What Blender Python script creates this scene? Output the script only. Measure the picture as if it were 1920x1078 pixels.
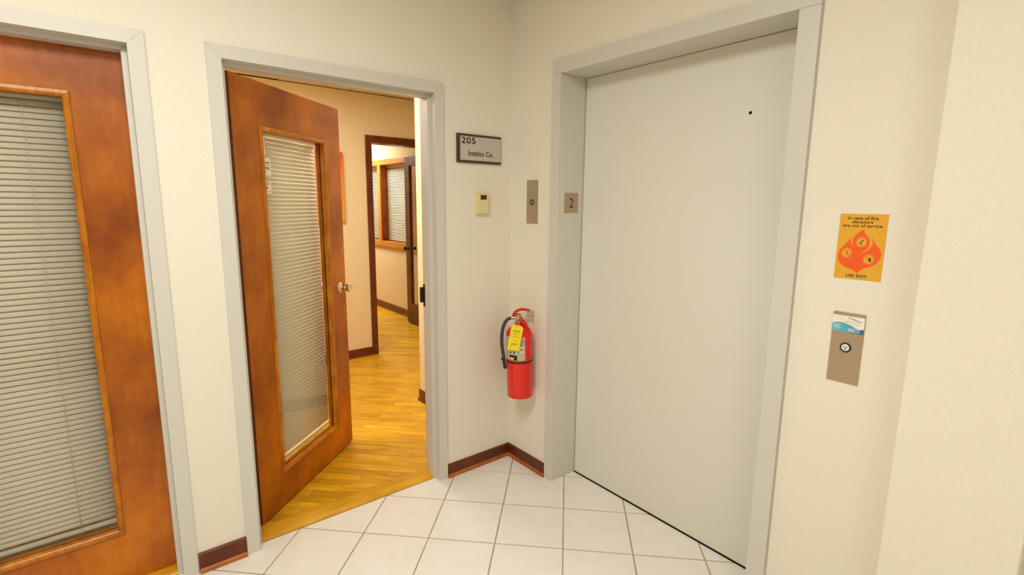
import bpy, bmesh, math, random
from mathutils import Vector, Matrix
from mathutils.geometry import tessellate_polygon
random.seed(7)
S = bpy.context.scene
COL = S.collection
for o in list(bpy.data.objects): bpy.data.objects.remove(o)

# ------------------------------------------------------------------ camera
cam_d = bpy.data.cameras.new('camera'); cam = bpy.data.objects.new('camera', cam_d); COL.objects.link(cam)
cam_d.sensor_fit = 'HORIZONTAL'; cam_d.sensor_width = 36.0; cam_d.lens = 36.0*952.524/1920.0
cam_d.clip_start = 0.02; cam_d.clip_end = 60
Rv = Vector((0.77663314, -0.62987582, 0.00987007)); Uv = Vector((0.09687904, 0.13490351, 0.9861113)); Fv = Vector((0.62245917, 0.76489051, -0.1657923))
cam.matrix_world = Matrix(((Rv.x, Uv.x, -Fv.x, -1.81445), (Rv.y, Uv.y, -Fv.y, -2.24960), (Rv.z, Uv.z, -Fv.z, 1.51280), (0, 0, 0, 1)))
S.camera = cam

# ------------------------------------------------------------------ world, lamps, exposure
w = bpy.data.worlds.new('world'); S.world = w; w.use_nodes = True
w.node_tree.nodes['Background'].inputs[0].default_value = (1.0, 0.93, 0.82, 1); w.node_tree.nodes['Background'].inputs[1].default_value = 0.12
S.view_settings.view_transform = 'Standard'; S.view_settings.look = 'None'
S.view_settings.exposure = 0.04; S.view_settings.gamma = 1.0; S.view_settings.use_curve_mapping = False

def area(name, loc, size, power, color, rot=(0, 0, 0), spread=180):
    l = bpy.data.lights.new(name, 'AREA'); l.shape = 'RECTANGLE'; l.size, l.size_y = size; l.energy = power; l.color = color; l.spread = math.radians(spread)
    o = bpy.data.objects.new(name, l); o.location = loc; o.rotation_euler = rot; COL.objects.link(o); return o
area('lobby_ceiling_lamp', (-1.97, -1.37, 2.64), (1.1, 0.55), 39, (0.985, 0.98, 0.935), spread=178)
area('lobby_rear_ceiling_lamp', (-1.7, -3.0, 2.64), (1.1, 0.55), 17, (1.0, 0.975, 0.91))
area('office_ceiling_lamp', (-0.9, 1.25, 2.44), (1.1, 0.55), 38, (0.98, 1.0, 0.93))
area('closed_room_fill_light', (-2.9, 1.3, 2.44), (0.6, 0.6), 4, (1.0, 0.90, 0.68))  # dim unseen fill added in the room behind the closed door
area('corridor_ceiling_lamp', (0.65, 4.9, 2.44), (0.55, 1.1), 60, (1.0, 0.99, 0.88))
area('corridor_side_lamp', (2.6, 4.3, 2.3), (0.6, 1.6), 5, (1.0, 0.95, 0.90))

# ------------------------------------------------------------------ materials
def srgb(r, g, b):
    f = lambda c: (c/255/12.92) if c/255 <= 0.04045 else ((c/255+0.055)/1.055)**2.4
    return (f(r), f(g), f(b), 1)
def mat(name, col, rough=0.6, metal=0.0, col2=None, scale=(8, 8, 8), detail=4, lo=0.35, hi=0.65, bump=0.0, bscale=300, spec=0.5, bdist=0.001, dist=0.0):
    m = bpy.data.materials.new(name); m.use_nodes = True; nt = m.node_tree; b = nt.nodes['Principled BSDF']
    b.inputs['Base Color'].default_value = col; b.inputs['Roughness'].default_value = rough; b.inputs['Metallic'].default_value = metal
    b.inputs['Specular IOR Level'].default_value = spec
    tc = nt.nodes.new('ShaderNodeTexCoord')
    if col2:
        mp = nt.nodes.new('ShaderNodeMapping'); mp.inputs['Scale'].default_value = scale
        nz = nt.nodes.new('ShaderNodeTexNoise'); nz.inputs['Scale'].default_value = 1; nz.inputs['Detail'].default_value = detail; nz.inputs['Distortion'].default_value = dist
        rp = nt.nodes.new('ShaderNodeValToRGB'); rp.color_ramp.elements[0].position = lo; rp.color_ramp.elements[1].position = hi
        rp.color_ramp.elements[0].color = col; rp.color_ramp.elements[1].color = col2
        nt.links.new(tc.outputs['Object'], mp.inputs[0]); nt.links.new(mp.outputs[0], nz.inputs['Vector']); nt.links.new(nz.outputs[0], rp.inputs[0]); nt.links.new(rp.outputs[0], b.inputs['Base Color'])
    if bump:
        n2 = nt.nodes.new('ShaderNodeTexNoise'); n2.inputs['Scale'].default_value = bscale; n2.inputs['Detail'].default_value = 3
        bp = nt.nodes.new('ShaderNodeBump'); bp.inputs['Strength'].default_value = bump; bp.inputs['Distance'].default_value = bdist
        nt.links.new(tc.outputs['Object'], n2.inputs['Vector']); nt.links.new(n2.outputs[0], bp.inputs['Height']); nt.links.new(bp.outputs[0], b.inputs['Normal'])
    return m
def wood(name, a, b_, c, rough=0.35, mottle=5.0, grain=(90, 90, 4), gmix=0.45, coat=0.3, rand=0.0):
    """stained veneer: broad mottling mixed with fine grain; rand varies value per piece"""
    m = bpy.data.materials.new(name); m.use_nodes = True; nt = m.node_tree; P = nt.nodes['Principled BSDF']
    tc = nt.nodes.new('ShaderNodeTexCoord')
    n1 = nt.nodes.new('ShaderNodeTexNoise'); n1.inputs['Scale'].default_value = mottle; n1.inputs['Detail'].default_value = 5; n1.inputs['Roughness'].default_value = 0.6
    r1 = nt.nodes.new('ShaderNodeValToRGB'); r1.color_ramp.elements[0].position = 0.33; r1.color_ramp.elements[1].position = 0.68
    r1.color_ramp.elements[0].color = a; r1.color_ramp.elements[1].color = b_
    mp = nt.nodes.new('ShaderNodeMapping'); mp.inputs['Scale'].default_value = grain
    n2 = nt.nodes.new('ShaderNodeTexNoise'); n2.inputs['Scale'].default_value = 1; n2.inputs['Detail'].default_value = 6; n2.inputs['Distortion'].default_value = 0.6
    r2 = nt.nodes.new('ShaderNodeValToRGB'); r2.color_ramp.elements[0].position = 0.38; r2.color_ramp.elements[1].position = 0.62
    r2.color_ramp.elements[0].color = (1, 1, 1, 1); r2.color_ramp.elements[1].color = c
    mx = nt.nodes.new('ShaderNodeMix'); mx.data_type = 'RGBA'; mx.blend_type = 'MULTIPLY'; mx.inputs[0].default_value = gmix
    L = nt.links.new
    if rand:
        oi = nt.nodes.new('ShaderNodeObjectInfo'); ad = nt.nodes.new('ShaderNodeVectorMath'); ad.operation = 'MULTIPLY_ADD'; ad.inputs[1].default_value = (37, 37, 37)
        L(oi.outputs['Random'], ad.inputs[0]); L(tc.outputs['Object'], ad.inputs[2]); L(ad.outputs[0], n1.inputs['Vector']); L(ad.outputs[0], mp.inputs[0])
    else:
        L(tc.outputs['Object'], n1.inputs['Vector']); L(tc.outputs['Object'], mp.inputs[0])
    L(mp.outputs[0], n2.inputs['Vector']); L(n1.outputs[0], r1.inputs[0]); L(n2.outputs[0], r2.inputs[0]); L(r1.outputs[0], mx.inputs[6]); L(r2.outputs[0], mx.inputs[7])
    out = mx.outputs[2]
    if rand:
        hs = nt.nodes.new('ShaderNodeHueSaturation'); mr = nt.nodes.new('ShaderNodeMapRange'); mr.inputs[3].default_value = 1-rand; mr.inputs[4].default_value = 1+rand
        L(oi.outputs['Random'], mr.inputs[0]); L(mr.outputs[0], hs.inputs['Value']); L(out, hs.inputs['Color']); out = hs.outputs[0]
    L(out, P.inputs['Base Color']); P.inputs['Roughness'].default_value = rough
    P.inputs['Specular IOR Level'].default_value = 0.35; P.inputs['Coat Weight'].default_value = coat*0.4; P.inputs['Coat Roughness'].default_value = 0.25
    return m
M = {}
M['wall'] = mat('vinyl_wallcovering', srgb(240, 233, 216), 0.75, col2=srgb(237, 229, 211), scale=(110, 110, 110), bump=0.12, bscale=420, spec=0.3)
M['wall_office'] = mat('office_wallcovering', srgb(234, 214, 172), 0.8, col2=srgb(230, 208, 164), scale=(50, 50, 50), bump=0.15, bscale=300, spec=0.2)
M['frame'] = mat('grey_door_frame_paint', srgb(215, 211, 200), 0.42, bump=0.05, bscale=90)
M['elev'] = mat('elevator_door_paint', srgb(230, 226, 213), 0.45, bump=0.05, bscale=120)
M['tile'] = mat('glazed_floor_tile', srgb(242, 237, 228), 0.28, col2=srgb(239, 232, 221), scale=(9, 9, 9), detail=6, bump=0.05, bscale=60)
M['grout'] = mat('grout', srgb(184, 168, 142), 0.9, col2=srgb(160, 143, 116), scale=(12, 12, 12))
M['door'] = wood('stained_maple_veneer', srgb(136, 62, 5), srgb(212, 122, 15), srgb(205, 172, 130), 0.38, 2.3, (45, 45, 7), 0.28, 0.1)
M['door_edge'] = wood('dark_door_edge', srgb(82, 34, 14), srgb(112, 50, 22), srgb(190, 150, 130), 0.4, 6.0)
M['bead'] = wood('glazing_bead_wood', srgb(172, 92, 10), srgb(214, 138, 20), srgb(190, 150, 110), 0.35, 7.0, (60, 60, 6), 0.5)
M['dark'] = wood('dark_mahogany_trim', srgb(92, 42, 18), srgb(124, 62, 28), srgb(170, 130, 110), 0.4, 5.0, (80, 80, 8), 0.5)
M['base'] = wood('mahogany_baseboard', srgb(88, 36, 12), srgb(116, 54, 20), srgb(190, 150, 130), 0.35, 9.0, (8, 8, 120), 0.4)
M['shoe'] = wood('shoe_moulding', srgb(166, 90, 36), srgb(198, 118, 50), srgb(200, 160, 130), 0.35, 9.0, (10, 10, 100), 0.4)
M['oak'] = wood('honey_oak', srgb(196, 126, 30), srgb(224, 152, 42), srgb(200, 160, 110), 0.35, 6.0, (6, 6, 110), 0.5)
M['oak_floor'] = wood('oak_floorboards', srgb(208, 154, 22), srgb(238, 188, 44), srgb(206, 160, 105), 0.3, 3.5, (4, 90, 50), 0.5, 0.3, rand=0.14)
M['oak_thr'] = wood('oak_threshold', srgb(206, 148, 20), srgb(234, 178, 46), srgb(205, 168, 118), 0.3, 4, (3, 60, 60), 0.35)
M['sub'] = mat('dark_subfloor', srgb(82, 48, 22), 0.9)
M['slat'] = mat('blind_slat_enamel', srgb(230, 222, 204), 0.5)
M['slat_white'] = mat('white_blind_slat', srgb(222, 208, 184), 0.5)
M['cord'] = mat('blind_cord', srgb(225, 214, 190), 0.8)
M['steel'] = mat('brushed_steel', srgb(184, 162, 134), 0.45, 0.45, col2=srgb(178, 156, 128), scale=(6, 6, 60), lo=0.1, hi=0.9)
M['bright'] = mat('bright_nickel', srgb(222, 210, 195), 0.18, 1.0)
M['bronze'] = mat('dark_bronze', srgb(84, 66, 44), 0.4, 0.7)
M['black'] = mat('black_enamel', srgb(22, 20, 18), 0.5)
M['void'] = mat('gap_shade_black', srgb(8, 7, 6), 0.95)  # near-black colour standing in for shade in gaps and holes
M['signframe'] = mat('dark_brown_plastic', srgb(66, 54, 42), 0.4)
M['signface'] = mat('taupe_sign_insert', srgb(200, 188, 174), 0.5)
M['ink'] = mat('black_ink', srgb(28, 22, 16), 0.6)
M['inkgrey'] = mat('grey_ink', srgb(120, 112, 98), 0.7)
M['ivory'] = mat('aged_ivory_plastic', srgb(236, 216, 156), 0.45)
M['keys'] = mat('pale_rubber_key', srgb(232, 222, 186), 0.6)
M['lcd'] = mat('dark_display', srgb(60, 42, 28), 0.15)
M['red'] = mat('red_enamel', srgb(238, 26, 4), 0.3, spec=0.6)
M['redl'] = mat('red_lever_enamel', srgb(206, 30, 22), 0.3)
M['rubber'] = mat('grey_black_rubber', srgb(64, 62, 60), 0.6)
M['tag'] = mat('yellow_tag', srgb(255, 226, 26), 0.6)
M['tagred'] = mat('orange_tag_line', srgb(226, 120, 20), 0.6)
M['label'] = mat('silver_label', srgb(198, 184, 160), 0.5)
M['white'] = mat('white_card', srgb(245, 238, 222), 0.5)
M['yellow'] = mat('label_yellow', srgb(240, 196, 40), 0.5)
M['fire_y'] = mat('fire_sign_yellow', srgb(232, 170, 40), 0.5)
M['fire_o'] = mat('fire_sign_orange', srgb(244, 92, 12), 0.5)
M['fire_l'] = mat('fire_sign_light_orange', srgb(255, 150, 46), 0.5)
M['ceil'] = mat('acoustic_tile', srgb(226, 208, 170), 0.9, col2=srgb(214, 194, 152), scale=(40, 40, 40), bump=0.3, bscale=200)
M['ceil_lobby'] = mat('lobby_ceiling_white', srgb(238, 232, 218), 0.9)
def card_blue():
    m = mat('card_blue_wash', srgb(70, 150, 190), 0.5); nt = m.node_tree; tc = nt.nodes.new('ShaderNodeTexCoord'); sp = nt.nodes.new('ShaderNodeSeparateXYZ')
    mr = nt.nodes.new('ShaderNodeMapRange'); mr.inputs[1].default_value = 0.0; mr.inputs[2].default_value = 0.089
    r = nt.nodes.new('ShaderNodeValToRGB'); r.color_ramp.elements[0].color = srgb(120, 196, 200); r.color_ramp.elements[1].color = srgb(40, 96, 140)
    e = r.color_ramp.elements.new(0.5); e.color = srgb(82, 170, 204)
    L = nt.links.new; L(tc.outputs['Object'], sp.inputs[0]); L(sp.outputs[0], mr.inputs[0]); L(mr.outputs[0], r.inputs[0]); L(r.outputs[0], nt.nodes['Principled BSDF'].inputs['Base Color'])
    return m
M['card_blue'] = card_blue()
def canvas_mat():
    m = mat('abstract_canvas_paint', srgb(235, 110, 25), 0.7); nt = m.node_tree; tc = nt.nodes.new('ShaderNodeTexCoord'); sp = nt.nodes.new('ShaderNodeSeparateXYZ')
    nz = nt.nodes.new('ShaderNodeTexNoise'); nz.inputs['Scale'].default_value = 3
    ma = nt.nodes.new('ShaderNodeMath'); ma.operation = 'MULTIPLY_ADD'; ma.inputs[1].default_value = 0.35
    mr = nt.nodes.new('ShaderNodeMapRange'); mr.inputs[1].default_value = 0.15; mr.inputs[2].default_value = 0.80
    r = nt.nodes.new('ShaderNodeValToRGB'); r.color_ramp.elements[0].color = srgb(226, 160, 50); r.color_ramp.elements[1].color = srgb(222, 78, 16)
    e = r.color_ramp.elements.new(0.5); e.color = srgb(238, 132, 30)
    L = nt.links.new; L(tc.outputs['Object'], sp.inputs[0]); L(tc.outputs['Object'], nz.inputs['Vector']); L(nz.outputs[0], ma.inputs[0]); L(sp.outputs[2], ma.inputs[2]); L(ma.outputs[0], mr.inputs[0]); L(mr.outputs[0], r.inputs[0]); L(r.outputs[0], nt.nodes['Principled BSDF'].inputs['Base Color'])
    return m
M['canvas'] = canvas_mat()
def glass_mat():
    m = bpy.data.materials.new('window_glass'); m.use_nodes = True; nt = m.node_tree; nt.nodes.remove(nt.nodes['Principled BSDF'])
    t = nt.nodes.new('ShaderNodeBsdfTransparent'); t.inputs[0].default_value = (0.93, 0.93, 0.90, 1); g = nt.nodes.new('ShaderNodeBsdfGlossy'); g.inputs['Roughness'].default_value = 0.02
    f = nt.nodes.new('ShaderNodeFresnel'); x = nt.nodes.new('ShaderNodeMixShader')
    ge = nt.nodes.new('ShaderNodeNewGeometry'); io = nt.nodes.new('ShaderNodeMapRange'); io.inputs[3].default_value = 1.5; io.inputs[4].default_value = 1/1.5
    nt.links.new(ge.outputs['Backfacing'], io.inputs[0]); nt.links.new(io.outputs[0], f.inputs[0])
    L = nt.links.new; L(f.outputs[0], x.inputs[0]); L(t.outputs[0], x.inputs[1]); L(g.outputs[0], x.inputs[2]); L(x.outputs[0], nt.nodes['Material Output'].inputs[0])
    return m
M['glass'] = glass_mat()

# ------------------------------------------------------------------ helpers
def tag(o, label=None, cat=None, group=None, kind=None):
    if label: o['label'] = label
    if cat: o['category'] = cat
    if group: o['group'] = group
    if kind: o['kind'] = kind
    return o
def empty(name, loc=(0, 0, 0), rz=0.0):
    o = bpy.data.objects.new(name, None); o.empty_display_size = 0.1; o.location = loc; o.rotation_euler = (0, 0, rz); COL.objects.link(o); return o
def link(name, me, m, parent=None, loc=None):
    o = bpy.data.objects.new(name, me)
    if m and not me.materials: me.materials.append(m)
    COL.objects.link(o)
    if parent: o.parent = parent
    if loc: o.location = loc
    return o
def bmobj(name, bm, m, parent=None, smooth=False, loc=None):
    bmesh.ops.recalc_face_normals(bm, faces=bm.faces[:])
    me = bpy.data.meshes.new(name); bm.to_mesh(me); bm.free()
    if smooth:
        for p in me.polygons: p.use_smooth = True
    return link(name, me, m, parent, loc)
def bbox(bm, lo, hi, bev=0.0):
    vs = [bm.verts.new((x, y, z)) for x in (lo[0], hi[0]) for y in (lo[1], hi[1]) for z in (lo[2], hi[2])]
    fs = [(0, 1, 3, 2), (4, 6, 7, 5), (0, 4, 5, 1), (2, 3, 7, 6), (0, 2, 6, 4), (1, 5, 7, 3)]
    faces = [bm.faces.new([vs[i] for i in f]) for f in fs]
    if bev:
        es = {e for f in faces for e in f.edges}
        bmesh.ops.bevel(bm, geom=list(es), offset=bev, segments=2, affect='EDGES', profile=0.5)
def box(name, lo, hi, m, parent=None, bev=0.0):
    lo2 = [min(a, b) for a, b in zip(lo, hi)]; hi2 = [max(a, b) for a, b in zip(lo, hi)]
    bm = bmesh.new(); bbox(bm, lo2, hi2, bev); return bmobj(name, bm, m, parent)
def boxes(name, lst, m, parent=None, bev=0.0):
    bm = bmesh.new()
    for lo, hi in lst: bbox(bm, [min(a, b) for a, b in zip(lo, hi)], [max(a, b) for a, b in zip(lo, hi)], bev)
    return bmobj(name, bm, m, parent)
def plate(name, pts, m, parent, th=0.0004, axis=1, off=0.0):
    """flat outline (u, v) extruded a little; local plane: u along x, v along z, facing -y"""
    bm = bmesh.new()
    v0 = [bm.verts.new((u, off, v)) for u, v in pts]; v1 = [bm.verts.new((u, off-th, v)) for u, v in pts]
    n = len(pts)
    for t3 in tessellate_polygon([[Vector((u, v, 0)) for u, v in pts]]): bm.faces.new([v1[i] for i in t3])
    for i in range(n): bm.faces.new([v0[i], v0[(i+1) % n], v1[(i+1) % n], v1[i]])
    return bmobj(name, bm, m, parent)
def disc(cx, cz, r, n=24, rz=None):
    rz = rz or r
    return [(cx+r*math.cos(2*math.pi*i/n), cz+rz*math.sin(2*math.pi*i/n)) for i in range(n)]
def lathe(name, prof, m, parent=None, n=32, axis='Z', loc=(0, 0, 0), smooth=True):
    """prof: (radius, height) list; axis Z, or -Y ('Y'), or any direction vector"""
    bm = bmesh.new(); rings = []
    if axis == 'Z': A = Vector((0, 0, 1))
    elif axis == 'Y': A = Vector((0, -1, 0))
    else: A = Vector(axis).normalized()
    t = Vector((1, 0, 0)) if abs(A.x) < 0.9 else Vector((0, 1, 0)); B = A.cross(t).normalized(); Cc = A.cross(B)
    for r, h in prof:
        rings.append([bm.verts.new(Vector(loc)+A*h+(B*math.cos(2*math.pi*i/n)+Cc*math.sin(2*math.pi*i/n))*max(r, 1e-5)) for i in range(n)])
    for a, b in zip(rings, rings[1:]):
        for i in range(n): bm.faces.new([a[i], a[(i+1) % n], b[(i+1) % n], b[i]])
    bm.faces.new(rings[0]); bm.faces.new(rings[-1])
    o = bmobj(name, bm, m, parent, smooth)
    if smooth:
        for p in o.data.polygons:
            if len(p.vertices) > 4: p.use_smooth = False
        md = o.modifiers.new('edge_split', 'EDGE_SPLIT'); md.split_angle = math.radians(40)
    return o
def tube(name, pts, r, m, parent=None, n=12, smooth_path=3, radii=None):
    P = [Vector(p) for p in pts]
    for _ in range(smooth_path):
        Q = [P[0]]
        for a, b in zip(P, P[1:]): Q += [a*0.75+b*0.25, a*0.25+b*0.75]
        Q.append(P[-1]); P = Q
    bm = bmesh.new(); prev = None; rings = []; up = Vector((0, 0, 1))
    for i, p in enumerate(P):
        d = (P[min(i+1, len(P)-1)]-P[max(i-1, 0)]).normalized()
        if prev is None: x = d.cross(up if abs(d.z) < 0.9 else Vector((1, 0, 0))).normalized()
        else: x = (prev-d*prev.dot(d)).normalized()
        prev = x; y = d.cross(x); rr = r if radii is None else radii[0]+(radii[1]-radii[0])*i/(len(P)-1)
        rings.append([bm.verts.new(p+(x*math.cos(2*math.pi*k/n)+y*math.sin(2*math.pi*k/n))*rr) for k in range(n)])
    for a, b in zip(rings, rings[1:]):
        for k in range(n): bm.faces.new([a[k], a[(k+1) % n], b[(k+1) % n], b[k]])
    bm.faces.new(rings[0]); bm.faces.new(rings[-1])
    return bmobj(name, bm, m, parent, True)
def text(name, s, m, parent, u0, v0, width, height, y=0.0, th=0.0005, spacing=1.0, bold=0.0):
    """lettering fitted to a width x height box whose lower-left is (u0, v0); local plane x-z facing -y"""
    cu = bpy.data.curves.new('lettering', 'FONT'); cu.body = s; cu.extrude = 0.02; cu.space_character = spacing; cu.offset = bold; cu.resolution_u = 3
    to = bpy.data.objects.new('lettering', cu); COL.objects.link(to)
    bpy.context.view_layer.update(); dg = bpy.context.evaluated_depsgraph_get()
    me = bpy.data.meshes.new_from_object(to.evaluated_get(dg)); bpy.data.objects.remove(to); bpy.data.curves.remove(cu)
    xs = [v.co.x for v in me.vertices]; ys = [v.co.y for v in me.vertices]
    x0, x1, y0, y1 = min(xs), max(xs), min(ys), max(ys)
    for v in me.vertices:
        x = u0+(v.co.x-x0)/(x1-x0)*width; z = v0+(v.co.y-y0)/(y1-y0)*height; d = v.co.z
        v.co = (x, y-th*(0.5+d/0.04), z)
    me.materials.clear(); me.name = name
    return link(name, me, m, parent)

# ------------------------------------------------------------------ walls
RX = -90  # plate() local faces -y; wall-B things use rz = -90 deg so they face -x
HB = math.radians(-90)
tag(boxes('wall_left', [((-4.2, 0, 0), (-2.63, .125, 2.66)), ((-2.63, 0, 2.06), (-1.64, .125, 2.66)), ((-1.64, 0, 0), (-1.43, .125, 2.66)),
        ((-1.43, 0, 2.06), (-.455, .125, 2.66)), ((-.455, 0, 0), (0.12, .125, 2.66))], M['wall']),
    'cream vinyl-covered lobby wall holding the two wooden doors', 'wall', kind='structure')
tag(boxes('wall_right', [((0, 0, 0), (.12, -.345, 2.66)), ((0, -.345, 2.18), (.12, -1.52, 2.66)), ((0, -1.52, 0), (.12, -4.2, 2.66))], M['wall']),
    'cream vinyl-covered wall around the elevator door', 'wall', kind='structure')
tag(box('wall_pilaster', (-.12, -1.891, 0), (0, -2.172, 2.66), M['wall'], bev=0.004), 'shallow cream pilaster to the right of the elevator call plate', 'wall', kind='structure')
tag(box('wall_rear', (-4.2, -4.2, 0), (.12, -4.32, 2.66), M['wall']), 'cream lobby wall behind the viewer', 'wall', kind='structure')
tag(box('wall_side', (-4.2, -4.2, 0), (-4.32, 5.9, 2.66), M['wall']), 'cream side wall at the far left end of lobby and office', 'wall', kind='structure')
tag(box('ceiling', (-4.3, -4.3, 2.66), (.2, .125, 2.72), M['ceil_lobby']), 'white lobby ceiling above the frame', 'ceiling', kind='structure')
# shaft side wall seen through the open doorway, its end at y = 1.13
tag(box('wall_shaft', (0, .125, 0), (.14, 1.09, 2.60), M['wall_office'], bev=0.003), 'cream office wall end seen just inside the open doorway', 'wall', kind='structure')
tag(boxes('wall_office_back', [((-4.2, 2.415, 0), (.215, 2.54, 2.60)), ((.215, 2.415, 2.10), (1.19, 2.54, 2.60)), ((1.19, 2.415, 0), (1.40, 2.54, 2.60))], M['wall_office']),
    'warm cream office wall with the dark framed opening', 'wall', kind='structure')
tag(box('trim_1', (-4.2, 2.413, 2.405), (.99, 2.415, 2.486), M['wall_office']), 'wallcovering border strip along top of office wall', 'trim', kind='structure')
WX = 1.275
tag(boxes('wall_corridor', [((WX, 2.54, 0), (WX+.16, 6.0, .93)), ((WX, 2.54, 2.02), (WX+.16, 6.0, 2.60)), ((WX, 2.54, .93), (WX+.16, 3.22, 2.02)), ((WX, 5.25, .93), (WX+.16, 6.0, 2.02))], M['wall_office']),
    'cream corridor wall below and above the interior window', 'wall', kind='structure')
tag(box('wall_corridor_end', (-4.2, 5.9, 0), (4.0, 6.02, 2.60), M['wall_office']), 'cream wall at the end of the corridor', 'wall', kind='structure')
tag(box('wall_alcove', (.14, .97, 0), (1.40, 1.09, 2.60), M['wall_office']), 'cream wall behind the shaft inside the office', 'wall', kind='structure')
tag(box('wall_alcove_side', (1.275, 1.09, 0), (1.40, 2.415, 2.60), M['wall_office']), 'cream side wall of office beyond the shaft', 'wall', kind='structure')
tag(box('wall_inner_office', (3.3, 2.0, 0), (3.4, 6.0, 2.60), M['wall_office']), 'pale wall of the room behind the interior window', 'wall', kind='structure')
tag(box('wall_inner_office_side', (1.40, 2.42, 0), (3.3, 2.54, 2.60), M['wall_office']), 'side wall of the room behind the interior window', 'wall', kind='structure')

tag(box('wall_light_block', (-1.62, .125, 0), (-1.52, 2.415, 2.49), M['wall_office']), 'unseen partition added to darken the room behind the closed door', 'wall', kind='structure')  # unseen wall added to keep office light from behind the closed blind
# office ceiling: 2 ft acoustic tiles with dark joints
ce = tag(empty('ceiling', (0, 0, 2.49)), 'office ceiling of square acoustic tiles with dark joints', 'ceiling', kind='structure')
box('backing', (-4.3, .125, .02), (3.4, 6.0, .06), M['void'], ce)
bm = bmesh.new(); bbox(bm, (.002, .002, 0), (.606, .606, .018), 0.003)
ct = None
for i in range(-7, 6):
    for j in range(3):
        x = -.55+.61*i; y = 2.403-.61*(j+1)
        if x < -4.2 or x > .8: continue
        if ct is None: ct = bmobj('tile', bm, M['ceil'], ce, loc=(x, y, 0)); continue
        t = ct.copy(); COL.objects.link(t); t.location = (x, y, 0); t.rotation_euler = (random.uniform(-.003, .003), random.uniform(-.003, .003), 0)
box('painted_gap_shade', (-4.2, 2.4125, -.004), (1.2, 2.4150, .018), M['void'], ce)  # solid dark strip, paints the shade line where ceiling meets wall
boxes('panel', [((-4.2, .14, 0), (.0, .571, .018)), ((-4.3, 2.54, 0), (3.4, 6.0, .018)), ((.67, .97, 0), (1.4, 2.415, .018))], M['ceil'], ce)

# ------------------------------------------------------------------ lobby floor: 12 inch tiles laid diagonally
fl = tag(empty('floor', (0, 0, 0)), 'lobby floor of pale square tiles laid on the diagonal', 'floor', kind='structure')
box('grout', (-4.2, -4.2, -.02), (.166, .034, -.0018), M['grout'], fl)
def clip(poly, ax, val, sign):
    out = []
    for i in range(len(poly)):
        a, b = poly[i], poly[(i+1) % len(poly)]
        da, db = sign*(a[ax]-val), sign*(b[ax]-val)
        if da <= 0: out.append(a)
        if da*db < 0:
            t = da/(da-db); out.append((a[0]+(b[0]-a[0])*t, a[1]+(b[1]-a[1])*t))
    return out
TS = .3048; th = .7818; e1 = (math.cos(th), math.sin(th)); e2 = (math.sin(th), -math.cos(th)); G = .0031
tile_me = None
def prism(poly, z0, z1, bev=0.0):
    bm = bmesh.new(); a = [bm.verts.new((x, y, z0)) for x, y in poly]; b = [bm.verts.new((x, y, z1)) for x, y in poly]; n = len(poly)
    bm.faces.new(b); bm.faces.new(a)
    for i in range(n): bm.faces.new([a[i], a[(i+1) % n], b[(i+1) % n], b[i]])
    return bm
for r in range(-3, 20):
    for c in range(-18, 18):
        cx = .0823-r*TS*e1[0]+c*TS*e2[0]; cy = -.3967-r*TS*e1[1]+c*TS*e2[1]
        g = [(G, G), (TS-G, G), (TS-G, TS-G), (G, TS-G)]
        loc = [(-u*e1[0]+v*e2[0], -u*e1[1]+v*e2[1]) for u, v in g]
        jx = random.uniform(-.0005, .0005)
        poly = [(cx+jx+p[0], cy+p[1]) for p in loc]
        q = poly
        for ax, val, s in ((0, .162, 1), (1, .034, 1), (0, -3.4, -1), (1, -3.0, -1)):
            if len(q) >= 3: q = clip(q, ax, val, s)
        if len(q) < 3: continue
        # the tile must not pass under walls: drop anything fully beyond them
        if all(p[1] > 0.0 and (p[0] > -.487) for p in q): continue
        if all(p[0] > 0.0 and p[1] > -.38 for p in q): continue
        if all(p[0] > 0.0 and p[1] < -1.48 for p in q): continue
        if q is poly or len(q) == 4 and all(abs(a[0]-b[0]) < 1e-9 and abs(a[1]-b[1]) < 1e-9 for a, b in zip(q, poly)):
            if tile_me is None:
                o = bmobj('tile', prism(loc, -.006, 0), M['tile'], fl, loc=(cx+jx, cy, 0)); tile_me = o.data
            else: link('tile', tile_me, None, fl, (cx+jx, cy, 0))
        else:
            o = bmobj('tile', prism([(x-cx, y-cy) for x, y in q], -.006, 0), M['tile'], fl, loc=(cx, cy, 0))

# ------------------------------------------------------------------ office floor: oak strips running at 45 degrees
of = tag(empty('floor', (0, 0, 0)), 'golden oak strip floor laid diagonally in the office', 'floor', kind='structure')
box('subfloor', (-4.2, .14, -.03), (3.4, 6.0, -.0025), M['sub'], of)
PW = .0575; ang = math.radians(-45.5); dx, dy = math.cos(ang), math.sin(ang); nx, ny = -dy, dx
count = 0; far = bmesh.new()
def inside(px, py): return -4.3 < px < 3.4 and .1 < py < 6.0
P0 = (-.6, .6)
cands = []
rp = random.Random(3)
for k in range(-50, 95):
    s = -4.0+rp.uniform(0, .5)
    while s < 4.2:
        L = rp.choice([.35, .45, .55, .7, .85, 1.0, 1.15])*rp.uniform(.9, 1.1)
        q = []
        for (a, b) in ((s+.0011, k*PW+.0008), (s+L-.0011, k*PW+.0008), (s+L-.0011, (k+1)*PW-.0008), (s+.0011, (k+1)*PW-.0008)):
            q.append((P0[0]+a*dx+b*nx, P0[1]+a*dy+b*ny))
        s += L
        for ax, val, sg in ((1, .14, -1), (1, 5.9, 1), (0, -2.7, -1), (0, 3.2, 1)):
            if len(q) >= 3: q = clip(q, ax, val, sg)
        if len(q) < 3: continue
        mx_ = sum(p[0] for p in q)/len(q); my_ = sum(p[1] for p in q)/len(q)
        # visible wedge through the doorway, seen from the lobby
        ta = (mx_+1.81)/(my_+2.25); vis = (0.10 < ta < 0.72)
        cands.append((not vis, my_, q))
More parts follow.
